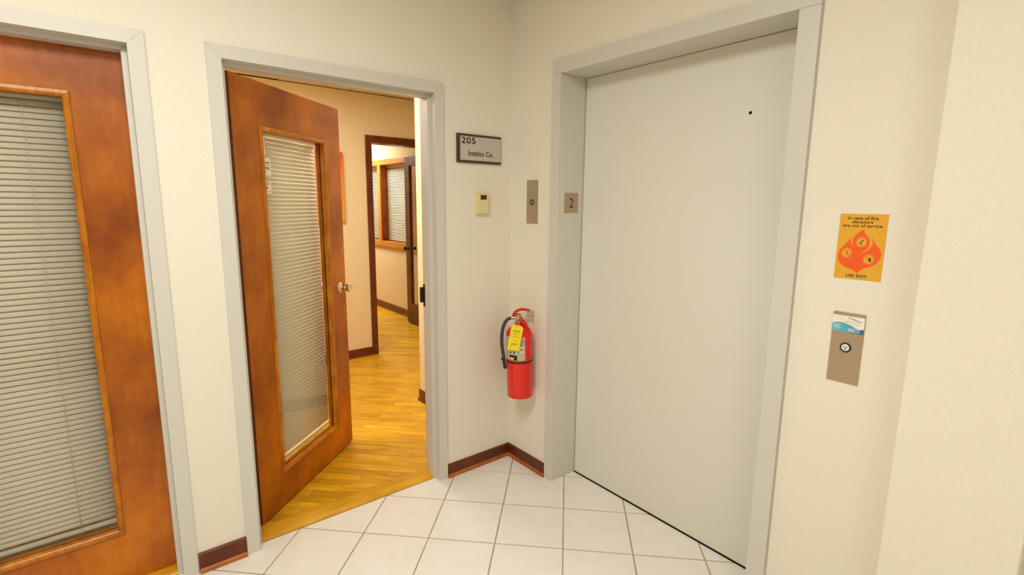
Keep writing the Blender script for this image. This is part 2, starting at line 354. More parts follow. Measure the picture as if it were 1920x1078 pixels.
cands.sort(key=lambda t: (t[0], t[1]))
for inv, my_, q in cands:
    cxm = sum(p[0] for p in q)/len(q); cym = sum(p[1] for p in q)/len(q)
    if count < 290 and not inv:
        # local x along the board so that the grain follows it
        loc = [((x-cxm)*dx+(y-cym)*dy, (x-cxm)*nx+(y-cym)*ny) for x, y in q]
        o = bmobj('plank', prism(loc, -.012, rp.uniform(-.0004, .0002)), M['oak_floor'], of, loc=(cxm, cym, 0)); o.rotation_euler = (0, 0, ang); count += 1
    else:
        zt = rp.uniform(-.0004, .0002)
        far.faces.new([far.verts.new(((x-cxm+cxm)*dx+(y)*dy, x*nx+y*ny, zt)) for x, y in q])
fo = bmobj('planks', far, M['oak_floor'], of); fo.rotation_euler = (0, 0, ang); fo['kind'] = 'stuff'

# ------------------------------------------------------------------ hollow-metal frames of the two wooden doors
def door_frame(idx, xl, xr, label):
    t = tag(empty('trim_%d' % idx, (0, 0, 0)), label, 'door frame', kind='structure')
    zt = 2.0301
    prof = [(.0497, -.0115), (0, -.0115), (0, .035), (-.016, .035), (-.016, .088), (0, .088), (0, .137), (.0497, .137), (.0497, .1252), (.012, .1252), (.012, .0), (.0497, .0)]
    def piece(name, f0, f1):
        bm = bmesh.new(); a = [bm.verts.new(f0(u, y)) for u, y in prof]; b = [bm.verts.new(f1(u, y)) for u, y in prof]; n = len(prof)
        for i in range(n): bm.faces.new([a[i], a[(i+1) % n], b[(i+1) % n], b[i]])
        bm.faces.new(a); bm.faces.new(b); return bmobj(name, bm, M['frame'], t)
    gp = .0004
    piece('jamb', lambda u, y: (xl-u, y, 0), lambda u, y: (xl-u, y, zt+u-gp))
    piece('jamb', lambda u, y: (xr+u, y, 0), lambda u, y: (xr+u, y, zt+u-gp))
    piece('header', lambda u, y: (xl-u+gp, y, zt+u), lambda u, y: (xr+u-gp, y, zt+u))
    return t
door_frame(2, -1.3965, -.487, 'pale grey metal door frame around the open wooden door')
sp = door_frame(3, -2.5875, -1.678, 'pale grey metal door frame around the closed wooden door')
f2 = bpy.data.objects['trim_2']
boxes('strike_plate', [((-.4885, .094, .955), (-.4868, .137, 1.075)), ((-.4985, .137, .975), (-.4868, .140, 1.058)), ((-.5005, .139, .975), (-.4975, .152, 1.058))], M['bronze'], f2)

# thresholds
def threshold(n, x0, x1, label):
    bm = bmesh.new(); pr = [(.036, 0), (.036, .005), (.041, .010), (.052, .014), (.072, .0165), (.100, .0170), (.128, .0155), (.146, .010), (.153, .003), (.153, 0)]
    a = [bm.verts.new((x0, y, z)) for y, z in pr]; b = [bm.verts.new((x1, y, z)) for y, z in pr]
    for i in range(len(pr)): bm.faces.new([a[i], a[(i+1) % len(pr)], b[(i+1) % len(pr)], b[i]])
    bm.faces.new(a); bm.faces.new(b)
    tag(bmobj('trim_%d' % n, bm, M['oak_thr']), label, 'threshold', kind='structure')
threshold(4, -1.396, -.4875, 'honey oak threshold strip under the open door')
threshold(5, -2.587, -1.6785, 'honey oak threshold strip under the closed door')

# ------------------------------------------------------------------ baseboards with shoe moulding (profile swept along a line)
def baseboard(name, p0, p1, nrm, label, h=.074, ms=('base', 'shoe'), proj=.0225, th_=.011, sh=.019, ends=(0, 0)):
    """p0 -> p1 along wall, nrm points into the room; ends: mitre shift of shoe/board at the two ends"""
    t = tag(empty(name, (0, 0, 0)), label, 'baseboard', kind='structure')
    d = Vector((p1[0]-p0[0], p1[1]-p0[1], 0)).normalized(); N = Vector((nrm[0], nrm[1], 0))
    def sweep(nm, pr, m):
        bm = bmesh.new()
        a = [bm.verts.new(Vector((p0[0], p0[1], 0))+N*u+Vector((0, 0, z))+d*(ends[0]*u)) for u, z in pr]
        b = [bm.verts.new(Vector((p1[0], p1[1], 0))+N*u+Vector((0, 0, z))-d*(ends[1]*u)) for u, z in pr]
        for i in range(len(pr)): bm.faces.new([a[i], a[(i+1) % len(pr)], b[(i+1) % len(pr)], b[i]])
        bm.faces.new(a); bm.faces.new(b); return bmobj(nm, bm, M[m], t)
    sweep('board', [(0, .001), (0, h), (th_*.6, h), (th_, h-.005), (th_, .001)], ms[0])
    sweep('shoe', [(th_, .001), (th_, sh), (th_+(proj-th_)*.35, sh*.97), (th_+(proj-th_)*.75, sh*.78), (proj, sh*.4), (proj, .001)], ms[1])
baseboard('baseboard_corner_left', (-.436, 0), (0, 0), (0, -1), 'mahogany baseboard between open door frame and corner', ends=(0, 1))
baseboard('baseboard_corner_right', (0, 0), (0, -.333), (-1, 0), 'short mahogany baseboard between corner and elevator frame', ends=(1, 0))
baseboard('baseboard_between_doors', (-1.6235, 0), (-1.448, 0), (0, -1), 'short mahogany baseboard between the two door frames', h=.084)
baseboard('baseboard_right', (0, -1.540), (0, -1.885), (-1, 0), 'mahogany baseboard between elevator frame and pilaster')
baseboard('baseboard_office', (-4.2, 2.415), (.199, 2.415), (0, -1), 'dark baseboard along the office wall left of the opening', h=.082, ms=('dark', 'dark'))
baseboard('baseboard_shaft', (0, .14), (0, 1.09), (-1, 0), 'dark baseboard end seen inside the open doorway', h=.085, ms=('base', 'base'))
baseboard('baseboard_corridor', (WX, 2.6), (WX, 5.9), (-1, 0), 'dark baseboard along the corridor wall under the window', h=.095, ms=('dark', 'dark'))

# ------------------------------------------------------------------ wooden doors with glass and mini-blinds
def blind(door, x0, x1, ztop, zbot, yoff, right_cord, hs=.0183, w_=.0045):
    """horizontal blind; local x across, hangs on the room side of the glass at local y = yoff (headrail centre)"""
    b = box('blind', (x0, yoff-.012, ztop), (x1, yoff+.012, ztop+.024), M['slat'], door, bev=.002)
    b['label'] = 'cream horizontal mini blind behind the glass'
    pitch = .0203; n = int((ztop-zbot)/pitch); bmx = bmesh.new()
    prof = []
    for i in range(4):
        f = i/3; bow = .0012*math.sin(math.pi*f)
        prof.append((-w_/2+w_*f-bow*.8, -hs/2+hs*f+bow*.55))
    th_ = .0004
    A = [bmx.verts.new((x0+.003, u, z)) for u, z in prof]; B = [bmx.verts.new((x1-.003, u, z)) for u, z in prof]
    for i in range(3): bmx.faces.new([A[i], A[i+1], B[i+1], B[i]])
    C_ = [bmx.verts.new((x0+.003, u+th_, z-th_)) for u, z in prof]; D_ = [bmx.verts.new((x1-.003, u+th_, z-th_)) for u, z in prof]
    for i in range(3): bmx.faces.new([C_[i], D_[i], D_[i+1], C_[i+1]])
    for q, r_ in ((A, C_), (B, D_)):
        for i in range(3): bmx.faces.new([q[i], r_[i], r_[i+1], q[i+1]])
    bmx.faces.new([A[0], B[0], D_[0], C_[0]]); bmx.faces.new([A[3], C_[3], D_[3], B[3]])
    s0 = bmobj('slat', bmx, M['slat'], b, True, (0, yoff, ztop-.014))
    rr = random.Random(5)
    for k in range(1, n):
        s = s0.copy(); COL.objects.link(s); s.location = (0, yoff, ztop-.014-k*pitch); s.rotation_euler = (rr.uniform(-.01, .01), rr.uniform(-.0004, .0004), 0)
    box('bottom_rail', (x0+.003, yoff-.010, ztop-.022-n*pitch-.006), (x1-.003, yoff+.010, ztop-.022-n*pitch+.006), M['slat'], b, bev=.002)
    for cxx in right_cord:
        tube('cord', [(cxx, yoff-.0105, ztop), (cxx, yoff-.0105, zbot)], .0011, M['cord'], b, n=6, smooth_path=0)
    return b
def wooden_door(name, origin, rz, width, gx0, gx1, gz0, gz1, label, hinge_left, cords, hs=.0183, ws=.0045):
    """leaf in local x 0..width, lobby face at y = 0, thickness to +y"""
    T = .044; Z0 = .0175; Z1 = 2.0225
    d = tag(empty(name, origin, rz), label, 'door', kind='structure')
    bm = bmesh.new()
    xs = [0, gx0+.004, gx1-.004, width]; zs = [Z0, gz0+.004, gz1-.004, Z1]
    bbox(bm, (0, 0, Z0), (xs[1], T, Z1)); bbox(bm, (xs[2], 0, Z0), (width, T, Z1)); bbox(bm, (xs[1], 0, Z0), (xs[2], T, zs[1])); bbox(bm, (xs[1], 0, zs[2]), (xs[2], T, Z1))
    bmesh.ops.remove_doubles(bm, verts=bm.verts[:], dist=1e-5)
    bmobj('leaf', bm, M['door'], d)
    e = -.0004 if hinge_left else width+.0004
    box('edge_band', (-.0008 if hinge_left else width-.0002, -.0002, Z0-.0003), (.0002 if hinge_left else width+.0008, T+.0002, Z1), M['door_edge'], d)
    # mitred glazing beads, lobby side and room side
    bw = .022
    for (ya, yb, pr) in ((0, 1, -.007), (T, -1, T+.007)):
        sgn = -1 if yb == 1 else 1
        # profile across bead: u from outer edge inward, y
        gp = [(0, ya), (.002, ya+sgn*.006), (.012, ya+sgn*.008), (.018, ya+sgn*.005), (bw, ya+sgn*.001), (bw, .0195 if yb == 1 else .0265), (.004, .0195 if yb == 1 else .0265), (.004, ya)]
        c_ = [(gx0, gz0, 1, 1), (gx1, gz0, -1, 1), (gx1, gz1, -1, -1), (gx0, gz1, 1, -1)]
        for i in range(4):
            bm = bmesh.new(); q0, q1 = c_[i], c_[(i+1) % 4]
            a = [bm.verts.new((q0[0]+q0[2]*u, y, q0[1]+q0[3]*u)) for u, y in gp]; b = [bm.verts.new((q1[0]+q1[2]*u, y, q1[1]+q1[3]*u)) for u, y in gp]
            for k in range(len(gp)): bm.faces.new([a[k], a[(k+1) % len(gp)], b[(k+1) % len(gp)], b[k]])
            bm.faces.new(a); bm.faces.new(b); bmobj('glazing_bead', bm, M['bead'], d)
    box('pane', (gx0+.006, .021, gz0+.006), (gx1-.006, .025, gz1-.006), M['glass'], d)
    hx = 0 if hinge_left else width
    s = -1 if hinge_left else 1
    for hz in (.22, 1.05, 1.80):
        h = box('hinge', (hx+s*.0008, .008, hz-.045), (hx+s*.0028, .040, hz+.045), M['door_edge'], d, bev=.0006)
        lathe('hinge_pin', [(.0055, -.048), (.0055, .048)], M['door_edge'], h, n=12, loc=(hx+s*.006, T+.005, hz))
    kx = width-.066 if hinge_left else .066; kz = 1.008
    prof = [(.0325, 0), (.0325, .003), (.029, .007), (.013, .010), (.0105, .013), (.0105, .030), (.013, .034), (.020, .044), (.0245, .055), (.0255, .062), (.0245, .065), (.021, .0655), (.018, .0635), (0.0, .0635)]
    k1 = lathe('knob', prof, M['bright'], d, axis=(0, -1, 0), loc=(kx, 0, kz)); lathe('knob', prof, M['bright'], d, axis=(0, 1, 0), loc=(kx, T, kz))
    ex = width if hinge_left else 0; q = 1 if hinge_left else -1
    box('latch_plate', (ex-q*.0005, .0005, kz-.055), (ex+q*.0015, .030, kz+.055), M['steel'], d, bev=.0004)
    blind(d, gx0-.002, gx1+.012, gz1-.030, gz0+.035, T+.026, cords, hs, ws)
    return d
R2 = math.radians(40.973)
d2 = wooden_door('door_2', (-1.348, .1479, 0), R2, .874, .170, .7175, .1735, 1.836, 'open stained wood door with full glass pane, blind and silver knob', True, (.29, .61), .0204, .0055)
# stickers on the glass, upper left corner
def sticker(x0, x1, z0, z1, lines):
    x0 -= .012; x1 -= .012
    o = box('sticker', (x0, .0203, z0), (x1, .0208, z1), M['white'], d2)
    for (u0, u1, zz, hh, mm) in lines: box('print', (x0+(x1-x0)*u0, .0201, z0+(z1-z0)*zz), (x0+(x1-x0)*u1, .0205, z0+(z1-z0)*(zz+hh)), mm, o)
    return o
M['paleink'] = mat('pale_grey_ink', srgb(168, 160, 148), 0.7)
M['blueink'] = mat('blue_ink', srgb(50, 60, 110), 0.6); M['redink'] = mat('red_ink', srgb(190, 90, 70), 0.6)
sticker(.228, .243, 1.715, 1.795, [(.15, .8, .30, .22, M['yellow']), (.2, .7, .6, .06, M['inkgrey']), (.2, .7, .74, .06, M['inkgrey'])])
s2 = sticker(.229, .275, 1.618, 1.700, [(.12, .86, .60, .035, M['inkgrey']), (.14, .8, .42, .09, M['inkgrey']), (.05, .95, .35, .02, M['ink']), (.1, .3, .20, .05, M['inkgrey']), (.02, .98, .02, .02, M['ink'])])
for k in range(4): plate('print', [(.224+.0085*k, 1.676), (.231+.0085*k, 1.676), (.2275+.0085*k, 1.688)], M['blueink'], s2, off=.0203)
sticker(.229, .270, 1.541, 1.604, [(.0, 1., .93, .03, M['redink']), (.1, .7, .8, .04, M['inkgrey']), (.1, .75, .7, .04, M['inkgrey']), (.1, .65, .6, .04, M['inkgrey']), (.1, .45, .32, .16, M['inkgrey']), (.0, 1., .16, .03, M['redink'])])

d1 = wooden_door('door_1', (-2.582, .0885, 0), 0, .8985, .1893, .739, .222, 1.869, 'closed stained wood door with full glass pane and cream blind', False, (.28, .61))

# ------------------------------------------------------------------ office opening frame, open inner door, interior window
t6 = tag(empty('trim_6', (0, 0, 0)), 'dark mahogany casing around the opening to the corridor', 'door frame', kind='structure')
OX0, OX1, OZ = .257, 1.155, 2.048
for (a, b, nm) in (((.197, 2.400, 0), (OX0, 2.556, OZ), 'jamb'), ((OX1, 2.400, 0), (OX1+.06, 2.556, OZ), 'jamb'), ((.197, 2.400, OZ), (OX1+.06, 2.556, OZ+.068), 'header')):
    box(nm, a, b, M['dark'], t6, bev=.003)
d3 = tag(empty('door_3', (1.125, 2.56, 0)), 'dark framed glass door standing open in the corridor', 'door', kind='structure')
L3 = .885
for nm, a, b in (('stile', (0, .0, .01), (.042, .11, 2.035)), ('stile', (0, L3-.112, .01), (.042, L3, 2.035)), ('rail', (0, .11, 1.925), (.042, L3-.112, 2.035)), ('rail', (0, .11, .01), (.042, L3-.112, .255))):
    box(nm, a, b, M['dark'], d3, bev=.002)
box('pane', (.018, .10, .245), (.024, L3-.10, 1.935), M['glass'], d3)
kp = [(.030, 0), (.028, .005), (.011, .009), (.010, .024), (.020, .034), (.026, .045), (.025, .056), (.015, .061), (0, .062)]
lathe('knob', kp, M['bronze'], d3, axis=(-1, 0, 0), loc=(0, L3-.06, .94)); lathe('knob', kp, M['bronze'], d3, axis=(1, 0, 0), loc=(.042, L3-.06, .94))

w1 = tag(empty('window_1', (WX, 0, 0)), 'oak framed interior window with white blinds beyond the opening', 'window', kind='structure')
box('header', (-.020, 3.16, 1.992), (.0, 5.30, 2.062), M['oak'], w1, bev=.003)
box('sill', (-.028, 3.16, .895), (.0, 5.30, .968), M['oak'], w1, bev=.003)
box('mullion', (-.020, 4.41, .968), (.0, 4.50, 1.992), M['oak'], w1, bev=.003)
box('casing', (-.020, 5.25, .968), (.0, 5.31, 1.992), M['oak'], w1, bev=.003)
box('panel', (-.020, 3.16, .968), (.0, 3.66, 1.992), M['door'], w1, bev=.003)
MB = .16
boxes('reveal', [((.0, 4.41, .94), (MB-.04, 4.50, 2.01)), ((.0, 3.60, .94), (MB-.04, 3.66, 2.01)), ((.0, 5.20, .94), (MB-.04, 5.25, 2.01)), ((0, 3.62, 1.985), (MB-.04, 5.25, 2.02)), ((0, 3.62, .93), (MB-.04, 5.25, .965))], M['door'], w1)
for y0, y1 in ((3.66, 4.41), (4.50, 5.20)):
    box('pane', (.112, y0, .965), (.117, y1, 1.985), M['glass'], w1)
    b = box('blind', (.070, y0+.006, 1.955), (.100, y1-.006, 1.985), M['slat_white'], w1, bev=.002)
    bm = bmesh.new(); z = 1.935; opened = y0 > 4.45
    while z > .985:
        h_, w_ = (.0115, .016) if opened else (.0160, .012)
        vs = [bm.verts.new((.085-w_/2, y, z-h_/2)) for y in (y0+.008, y1-.008)]+[bm.verts.new((.085+w_/2, y, z+h_/2)) for y in (y1-.008, y0+.008)]
        bm.faces.new(vs); z -= .0215
    sl = bmobj('slats', bm, M['slat_white'], b); sl['kind'] = 'stuff'
    md = sl.modifiers.new('thickness', 'SOLIDIFY'); md.thickness = .0006

# abstract canvas on the office wall, mostly hidden behind the open door
cv = tag(empty('painting', (-.93, 2.415, 1.321)), 'unframed orange and yellow canvas on office wall behind open door', 'painting')
box('canvas', (0, -.034, 0), (.896, -.001, .622), M['canvas'], cv, bev=.002)

# ------------------------------------------------------------------ elevator: frame, door
t7 = tag(empty('trim_7', (0, 0, 0)), 'pale grey metal frame around the elevator door', 'door frame', kind='structure')
ZH = 2.1276
box('jamb', (-.0135, -.3338, 0), (.20, -.392, ZH-.0005), M['frame'], t7, bev=.0012)
box('jamb', (-.0135, -1.4703, 0), (.20, -1.5357, ZH-.0005), M['frame'], t7, bev=.0012)
box('header', (-.0135, -.3338, ZH), (.20, -1.5357, 2.191), M['frame'], t7, bev=.0012)
box('caulk', (-.004, -1.5355, 0), (-.0002, -1.539, 2.193), M['signface'], t7)
d4 = tag(empty('door_4', (.1655, -1.4703, 0)), 'closed single panel pale grey elevator door with small key hole', 'elevator door', kind='structure')
W4 = 1.4703-.392
bm = bmesh.new(); bbox(bm, (0, .003, .007), (.035, W4-.0045, ZH-.002), .001); bmobj('panel', bm, M['elev'], d4)
box('shaft_dark_backing', (.036, .0, -.01), (.05, W4, ZH), M['void'], d4)  # black sheet standing in for the unlit shaft behind the door gaps
box('sill', (-.0015, 0, -.012), (.036, W4, -.001), M['void'], d4)  # coloured black for the shade in the gap under the door
lathe('key_hole', [(.0065, 0), (.0065, .0004)], M['void'], d4, axis=(-1, 0, 0), n=20, loc=(0, 1.4703-1.249, 1.858))

# ------------------------------------------------------------------ wall plates and signs
# suite sign on wall A : local x = world x, faces -y
sg = tag(empty('suite_sign', (-.3595, 0, 1.711)), 'suite sign with dark brown frame reading 205 Intetics Co.', 'sign')
box('frame', (0, -.012, 0), (.2815, 0, .1445), M['signframe'], sg, bev=.002)
box('insert', (.017, -.0128, .013), (.2785, -.0118, .1325), M['signface'], sg)
text('lettering', '205', M['ink'], sg, .0245, .0955, .087, .0325, y=-.0128, spacing=1.08, bold=.016)
text('lettering', 'Intetics Co.', M['ink'], sg, .066, .0355, .160, .0275, y=-.0128, bold=.014)

kpd = tag(empty('alarm_keypad', (-.2435, 0, 1.446)), 'small aged ivory alarm keypad below the suite sign', 'keypad')
bm = bmesh.new(); bbox(bm, (0, -.024, 0), (.080, 0, .111)); 
es = [e for e in bm.edges if abs(e.verts[0].co.y+.024) < 1e-6 and abs(e.verts[1].co.y+.024) < 1e-6]
bmesh.ops.bevel(bm, geom=es, offset=.006, segments=3, affect='EDGES'); bmobj('case', bm, M['ivory'], kpd)
box('display', (.020, -.0246, .078), (.060, -.0238, .102), M['lcd'], kpd, bev=.0003)
for r in range(4):
    for c in range(3): box('key', (.024+c*.0135, -.0256, .059-r*.0150), (.033+c*.0135, -.0236, .069-r*.0150), M['keys'], kpd, bev=.0005)

# helper for things on wall B (x = 0): Empty turned so local +x runs towards -y world and local -y faces the lobby
def wallB(name, y_left, z, label, cat): return tag(empty(name, (0, y_left, z), HB), label, cat)
ks = wallB('key_switch_plate', -.1405, 1.400, 'narrow brushed steel key switch plate beside the corner', 'switch plate')
box('plate', (0, -.0025, 0), (.0895, 0, .2295), M['steel'], ks, bev=.0006)
lathe('bezel', [(.0145, 0), (.0145, .003), (.0085, .0035), (.0085, .001)], M['black'], ks, n=28, axis='Y', loc=(.0445, -.0025, .113))
kc = lathe('key_cylinder', [(.008, 0), (.008, .0028), (.006, .0034), (0, .0034)], M['bright'], ks, n=24, axis='Y', loc=(.0445, -.0025, .113))
box('key_slot', (.0437, -.0063, .108), (.0453, -.0057, .118), M['void'], kc)
for zz in (.020, .208): lathe('screw', [(.0032, 0), (.0026, .0012), (0, .0014)], M['bright'], ks, n=14, axis='Y', loc=(.0455, -.0025, zz))

fp = tag(empty('floor_number_plate', (.0325, -.392, 1.4615)), 'small steel plate with number 2 on the elevator jamb', 'number plate')
box('plate', (0, -.002, 0), (.0985, 0, .0995), M['steel'], fp, bev=.0005)
text('lettering', '2', M['ink'], fp, .0365, .0250, .0265, .0490, y=-.002, bold=-.004)
for xx in (.004, .0945): lathe('screw', [(.0028, 0), (.0022, .001), (0, .0012)], M['bright'], fp, n=12, axis='Y', loc=(xx, -.002, .053))

fs = wallB('fire_sign', -1.650, 1.2865, 'yellow and orange fire safety sign above the elevator call plate', 'sign')
box('panel', (0, -.0015, 0), (.1265, 0, .2010), M['fire_y'], fs, bev=.0003)
flame = [(.038, .133), (.034, .124), (.024, .110), (.013, .096), (.007, .084), (.005, .070), (.008, .056), (.014, .046), (.025, .038), (.038, .033), (.049, .029), (.057, .024), (.063, .018), (.067, .026), (.074, .033), (.083, .038), (.098, .044), (.109, .052), (.117, .064), (.120, .078), (.118, .091), (.111, .102), (.102, .112), (.095, .123), (.092, .135), (.093, .123), (.095, .114), (.093, .105), (.087, .095), (.078, .088), (.070, .081), (.065, .072), (.068, .082), (.074, .089), (.081, .096), (.086, .105), (.087, .116), (.085, .127), (.079, .135), (.071, .144), (.068, .149), (.070, .155), (.061, .151), (.052, .143), (.045, .132), (.041, .122), (.041, .110), (.044, .099), (.039, .106), (.036, .117), (.036, .125)]
fl2 = []
for i in range(len(flame)):
    a, b, c = (Vector(flame[(i+k) % len(flame)]) for k in (-1, 0, 1))
    if (a-b).angle(c-b) < math.radians(110): fl2.append(tuple(b))
    else: fl2 += [tuple(b.lerp(a, .25)), tuple(b.lerp(c, .25))]
plate('flame', fl2, M['fire_o'], fs, th=.0003, off=-.0015)
for ci, (cx_, cz_) in enumerate(((.065, .1155), (.0285, .0805), (.0890, .0645))):
    e_ = plate('pictogram', disc(cx_, cz_, .0150, 28, .0160), M['fire_l'], fs, th=.0002, off=-.0018)
    plate('ring', disc(cx_, cz_, .0138, 28, .0148), M['fire_o'], e_, th=.0001, off=-.0020)
    plate('disc', disc(cx_, cz_, .0124, 28, .0134), M['fire_y'], e_, th=.0001, off=-.0021)
    if ci == 0:   # figure running down steps
        for P_ in ([(.0645, .1205), (.0675, .1235), (.0705, .1220), (.0685, .1190)], [(.0640, .1150), (.0668, .1200), (.0685, .1190), (.0660, .1140)], [(.0575, .1140), (.0655, .1150), (.0650, .1130), (.0590, .1120)], [(.0610, .1125), (.0640, .1115), (.0700, .1075), (.0660, .1072)]):
            plate('figure', P_, M['ink'], e_, th=.0001, off=-.0022)
    else:
        plate('slash', [(cx_-.0100, cz_+.0080), (cx_-.0085, cz_+.0098), (cx_+.0100, cz_-.0080), (cx_+.0085, cz_-.0098)], M['fire_o'], e_, th=.0001, off=-.0022)
        if ci == 1:
            plate('figure', disc(cx_+.0030, cz_+.0025, .0019, 10), M['ink'], e_, th=.0001, off=-.0023); plate('figure', disc(cx_+.0025, cz_-.0040, .0020, 10, .0015), M['ink'], e_, th=.0001, off=-.0023)
        else:
            plate('figure', disc(cx_+.0030, cz_+.0030, .0024, 10), M['ink'], e_, th=.0001, off=-.0023)
            plate('figure', [(cx_-.0020, cz_+.0005), (cx_+.0080, cz_+.0015), (cx_+.0060, cz_-.0015), (cx_+.0050, cz_-.0085), (cx_+.0025, cz_-.0040), (cx_-.0015, cz_-.0080), (cx_+.0010, cz_-.0020)], M['ink'], e_, th=.0001, off=-.0023)
text('lettering', 'in case of fire', M['ink'], fs, .0215, .1835, .0805, .0100, y=-.0015, bold=.012)
text('lettering', 'elevators', M['ink'], fs, .0335, .1725, .0560, .0088, y=-.0015, bold=.012)
text('lettering', 'are out of service', M['ink'], fs, .0105, .1610, .1040, .0092, y=-.0015, bold=.012)
text('lettering', 'USE EXIT', M['ink'], fs, .0330, .0065, .0570, .0090, y=-.0015, bold=.014)

cp = wallB('call_button_plate', -1.6630, .9510, 'brushed steel elevator call plate with round down button', 'call plate')
box('plate', (0, -.0025, 0), (.0895, 0, .2290), M['steel'], cp, bev=.0006)
lathe('bezel', [(.0155, 0), (.0155, .0035), (.0115, .0040), (.0115, .0015)], M['black'], cp, n=32, axis='Y', loc=(.0445, -.0025, .1165))
bt = lathe('button', [(.0113, 0), (.0113, .0030), (.0100, .0038), (0, .0040)], M['white'], cp, n=28, axis='Y', loc=(.0445, -.0025, .1165))
def arrow(parent, cx_, cz_, s, y):
    for k, (mm, f, dz) in enumerate(((M['ink'], 1.0, 0), (M['white'], .50, .0002))):
        plate('arrow', [(cx_+a*s*f, cz_+dz+b*s*f) for a, b in ((-.0072, .0062), (0, -.0088), (.0072, .0062), (0, .0022))], mm, parent, th=.0003, off=y-.0002*k)
arrow(bt, .0445, .1165, .95, -.0062)
lathe('screw', [(.0032, 0), (.0026, .0012), (0, .0014)], M['bright'], cp, n=14, axis='Y', loc=(.0455, -.0025, .021))
lathe('screw', [(.0032, 0), (.0026, .0012), (0, .0014)], M['bright'], cp, n=14, axis='Y', loc=(.0455, -.0025, .212))

bc = wallB('business_card', -1.6622, 1.1165, 'white and blue business card taped across the call plate', 'card')
box('card', (0, -.0034, 0), (.0885, -.0027, .0525), M['white'], bc)
wv = [(0, 0), (.0885, 0), (.0885, .0165), (.082, .0150), (.074, .0150), (.066, .0165), (.058, .0205), (.050, .0245), (.041, .0280), (.032, .0302), (.022, .0305), (.012, .0290), (0, .0250)]
plate('wave', wv, M['card_blue'], bc, th=.0001, off=-.0034)
M['swoosh'] = mat('steel_blue_ink', srgb(70, 120, 150), 0.6)
plate('swoosh', [(.040, .0435), (.048, .0450), (.056, .0435), (.064, .0410), (.072, .0385), (.079, .0380), (.084, .0395), (.079, .0398), (.073, .0402), (.066, .0430), (.057, .0458), (.048, .0460)], M['swoosh'], bc, th=.0001, off=-.0034)
text('lettering', 'RESOURCE', M['paleink'], bc, .038, .0310, .042, .0062, y=-.0034, th=.0001, bold=-.01)
text('lettering', 'WELLNESS', M['redink'], bc, .050, .0245, .029, .0030, y=-.0034, th=.0001, spacing=1.5)
for (a, b, z_, h_) in ((.046, .080, .0120, .0018), (.046, .064, .0080, .0014), (.046, .079, .0045, .0016)): box('print', (a, -.0036, z_), (b, -.0034, z_+h_), M['white'], bc)
for (a, b, z_, h_) in ((.008, .024, .0200, .0012), (.008, .018, .0160, .0012), (.008, .026, .0115, .0014)): box('print', (a, -.0036, z_), (b, -.0034, z_+h_), M['white'], bc)
for (a, b, z_) in ((.005, .030, .0465), (.012, .034, .0390)): box('print', (a, -.0035, z_), (b, -.0034, z_+.0008), M['signface'], bc)

# ------------------------------------------------------------------ fire extinguisher, its bracket and tag
ext = tag(empty('fire_extinguisher', (-.089, -.2085, .462)), 'red fire extinguisher with black hose hanging on the wall beside elevator', 'fire extinguisher')
ext.rotation_euler = Matrix.Rotation(math.radians(-40.2), 4, 'Z').to_euler()
TILT = Matrix.Rotation(math.radians(-40.2), 4, 'Z') @ Matrix.Rotation(math.radians(-1.6), 4, 'Y')
ext.rotation_euler = TILT.to_euler()
R_ = .0698
lathe('cylinder', [(.058, .004), (.0665, 0), (R_, .004), (R_, .346), (R_*.985, .357), (R_*.94, .367), (R_*.85, .377), (R_*.70, .386), (R_*.5, .393), (.026, .398), (.022, .403), (.022, .413), (0, .413)], M['red'], ext, n=56)
def arc_patch(name, a0, a1, z0, z1, m, parent, r, n=16):
    bm = bmesh.new(); rows = []
    for rr in (r, r+.0005):
        rows.append([[bm.verts.new((rr*math.sin(math.radians(a0+(a1-a0)*i/n)), -rr*math.cos(math.radians(a0+(a1-a0)*i/n)), z)) for i in range(n+1)] for z in (z0, z1)])
    for k in range(2):
        for i in range(n): bm.faces.new([rows[k][0][i], rows[k][0][i+1], rows[k][1][i+1], rows[k][1][i]])
    for j in range(2):
        for i in range(n): bm.faces.new([rows[0][j][i], rows[0][j][i+1], rows[1][j][i+1], rows[1][j][i]])
    for i in (0, n): bm.faces.new([rows[0][0][i], rows[1][0][i], rows[1][1][i], rows[0][1][i]])
    return bmobj(name, bm, m, parent, False)
lb = arc_patch('label', -95, 27, .217, .345, M['label'], ext, R_+.0003)
arc_patch('print', -48, -9, .219, .250, M['black'], lb, R_+.0008, 8)
arc_patch('print', -47, -24, .221, .234, M['yellow'], lb, R_+.0012, 6)
for a0 in (-46, -27): arc_patch('print', a0, a0+15, .248, .270, M['white'], lb, R_+.0012, 5); arc_patch('print', a0+3, a0+10, .253, .266, M['ink'], lb, R_+.0016, 4)
for k in range(6): arc_patch('print', 0, 24, .331-k*.0065, .3325-k*.0065, M['inkgrey'], lb, R_+.0008, 4)
for k in range(3): arc_patch('print', 2, 22, .262+k*.012, .267+k*.012, M['white'], lb, R_+.0008, 4)
arc_patch('print', 4, 20, .275, .279, M['inkgrey'], lb, R_+.0014, 4)
bd = lathe('strap', [(R_+.0002, .199), (R_+.0022, .200), (R_+.0022, .208), (R_+.0002, .209)], M['black'], ext, n=56)
bd.data.polygons[0].select = True
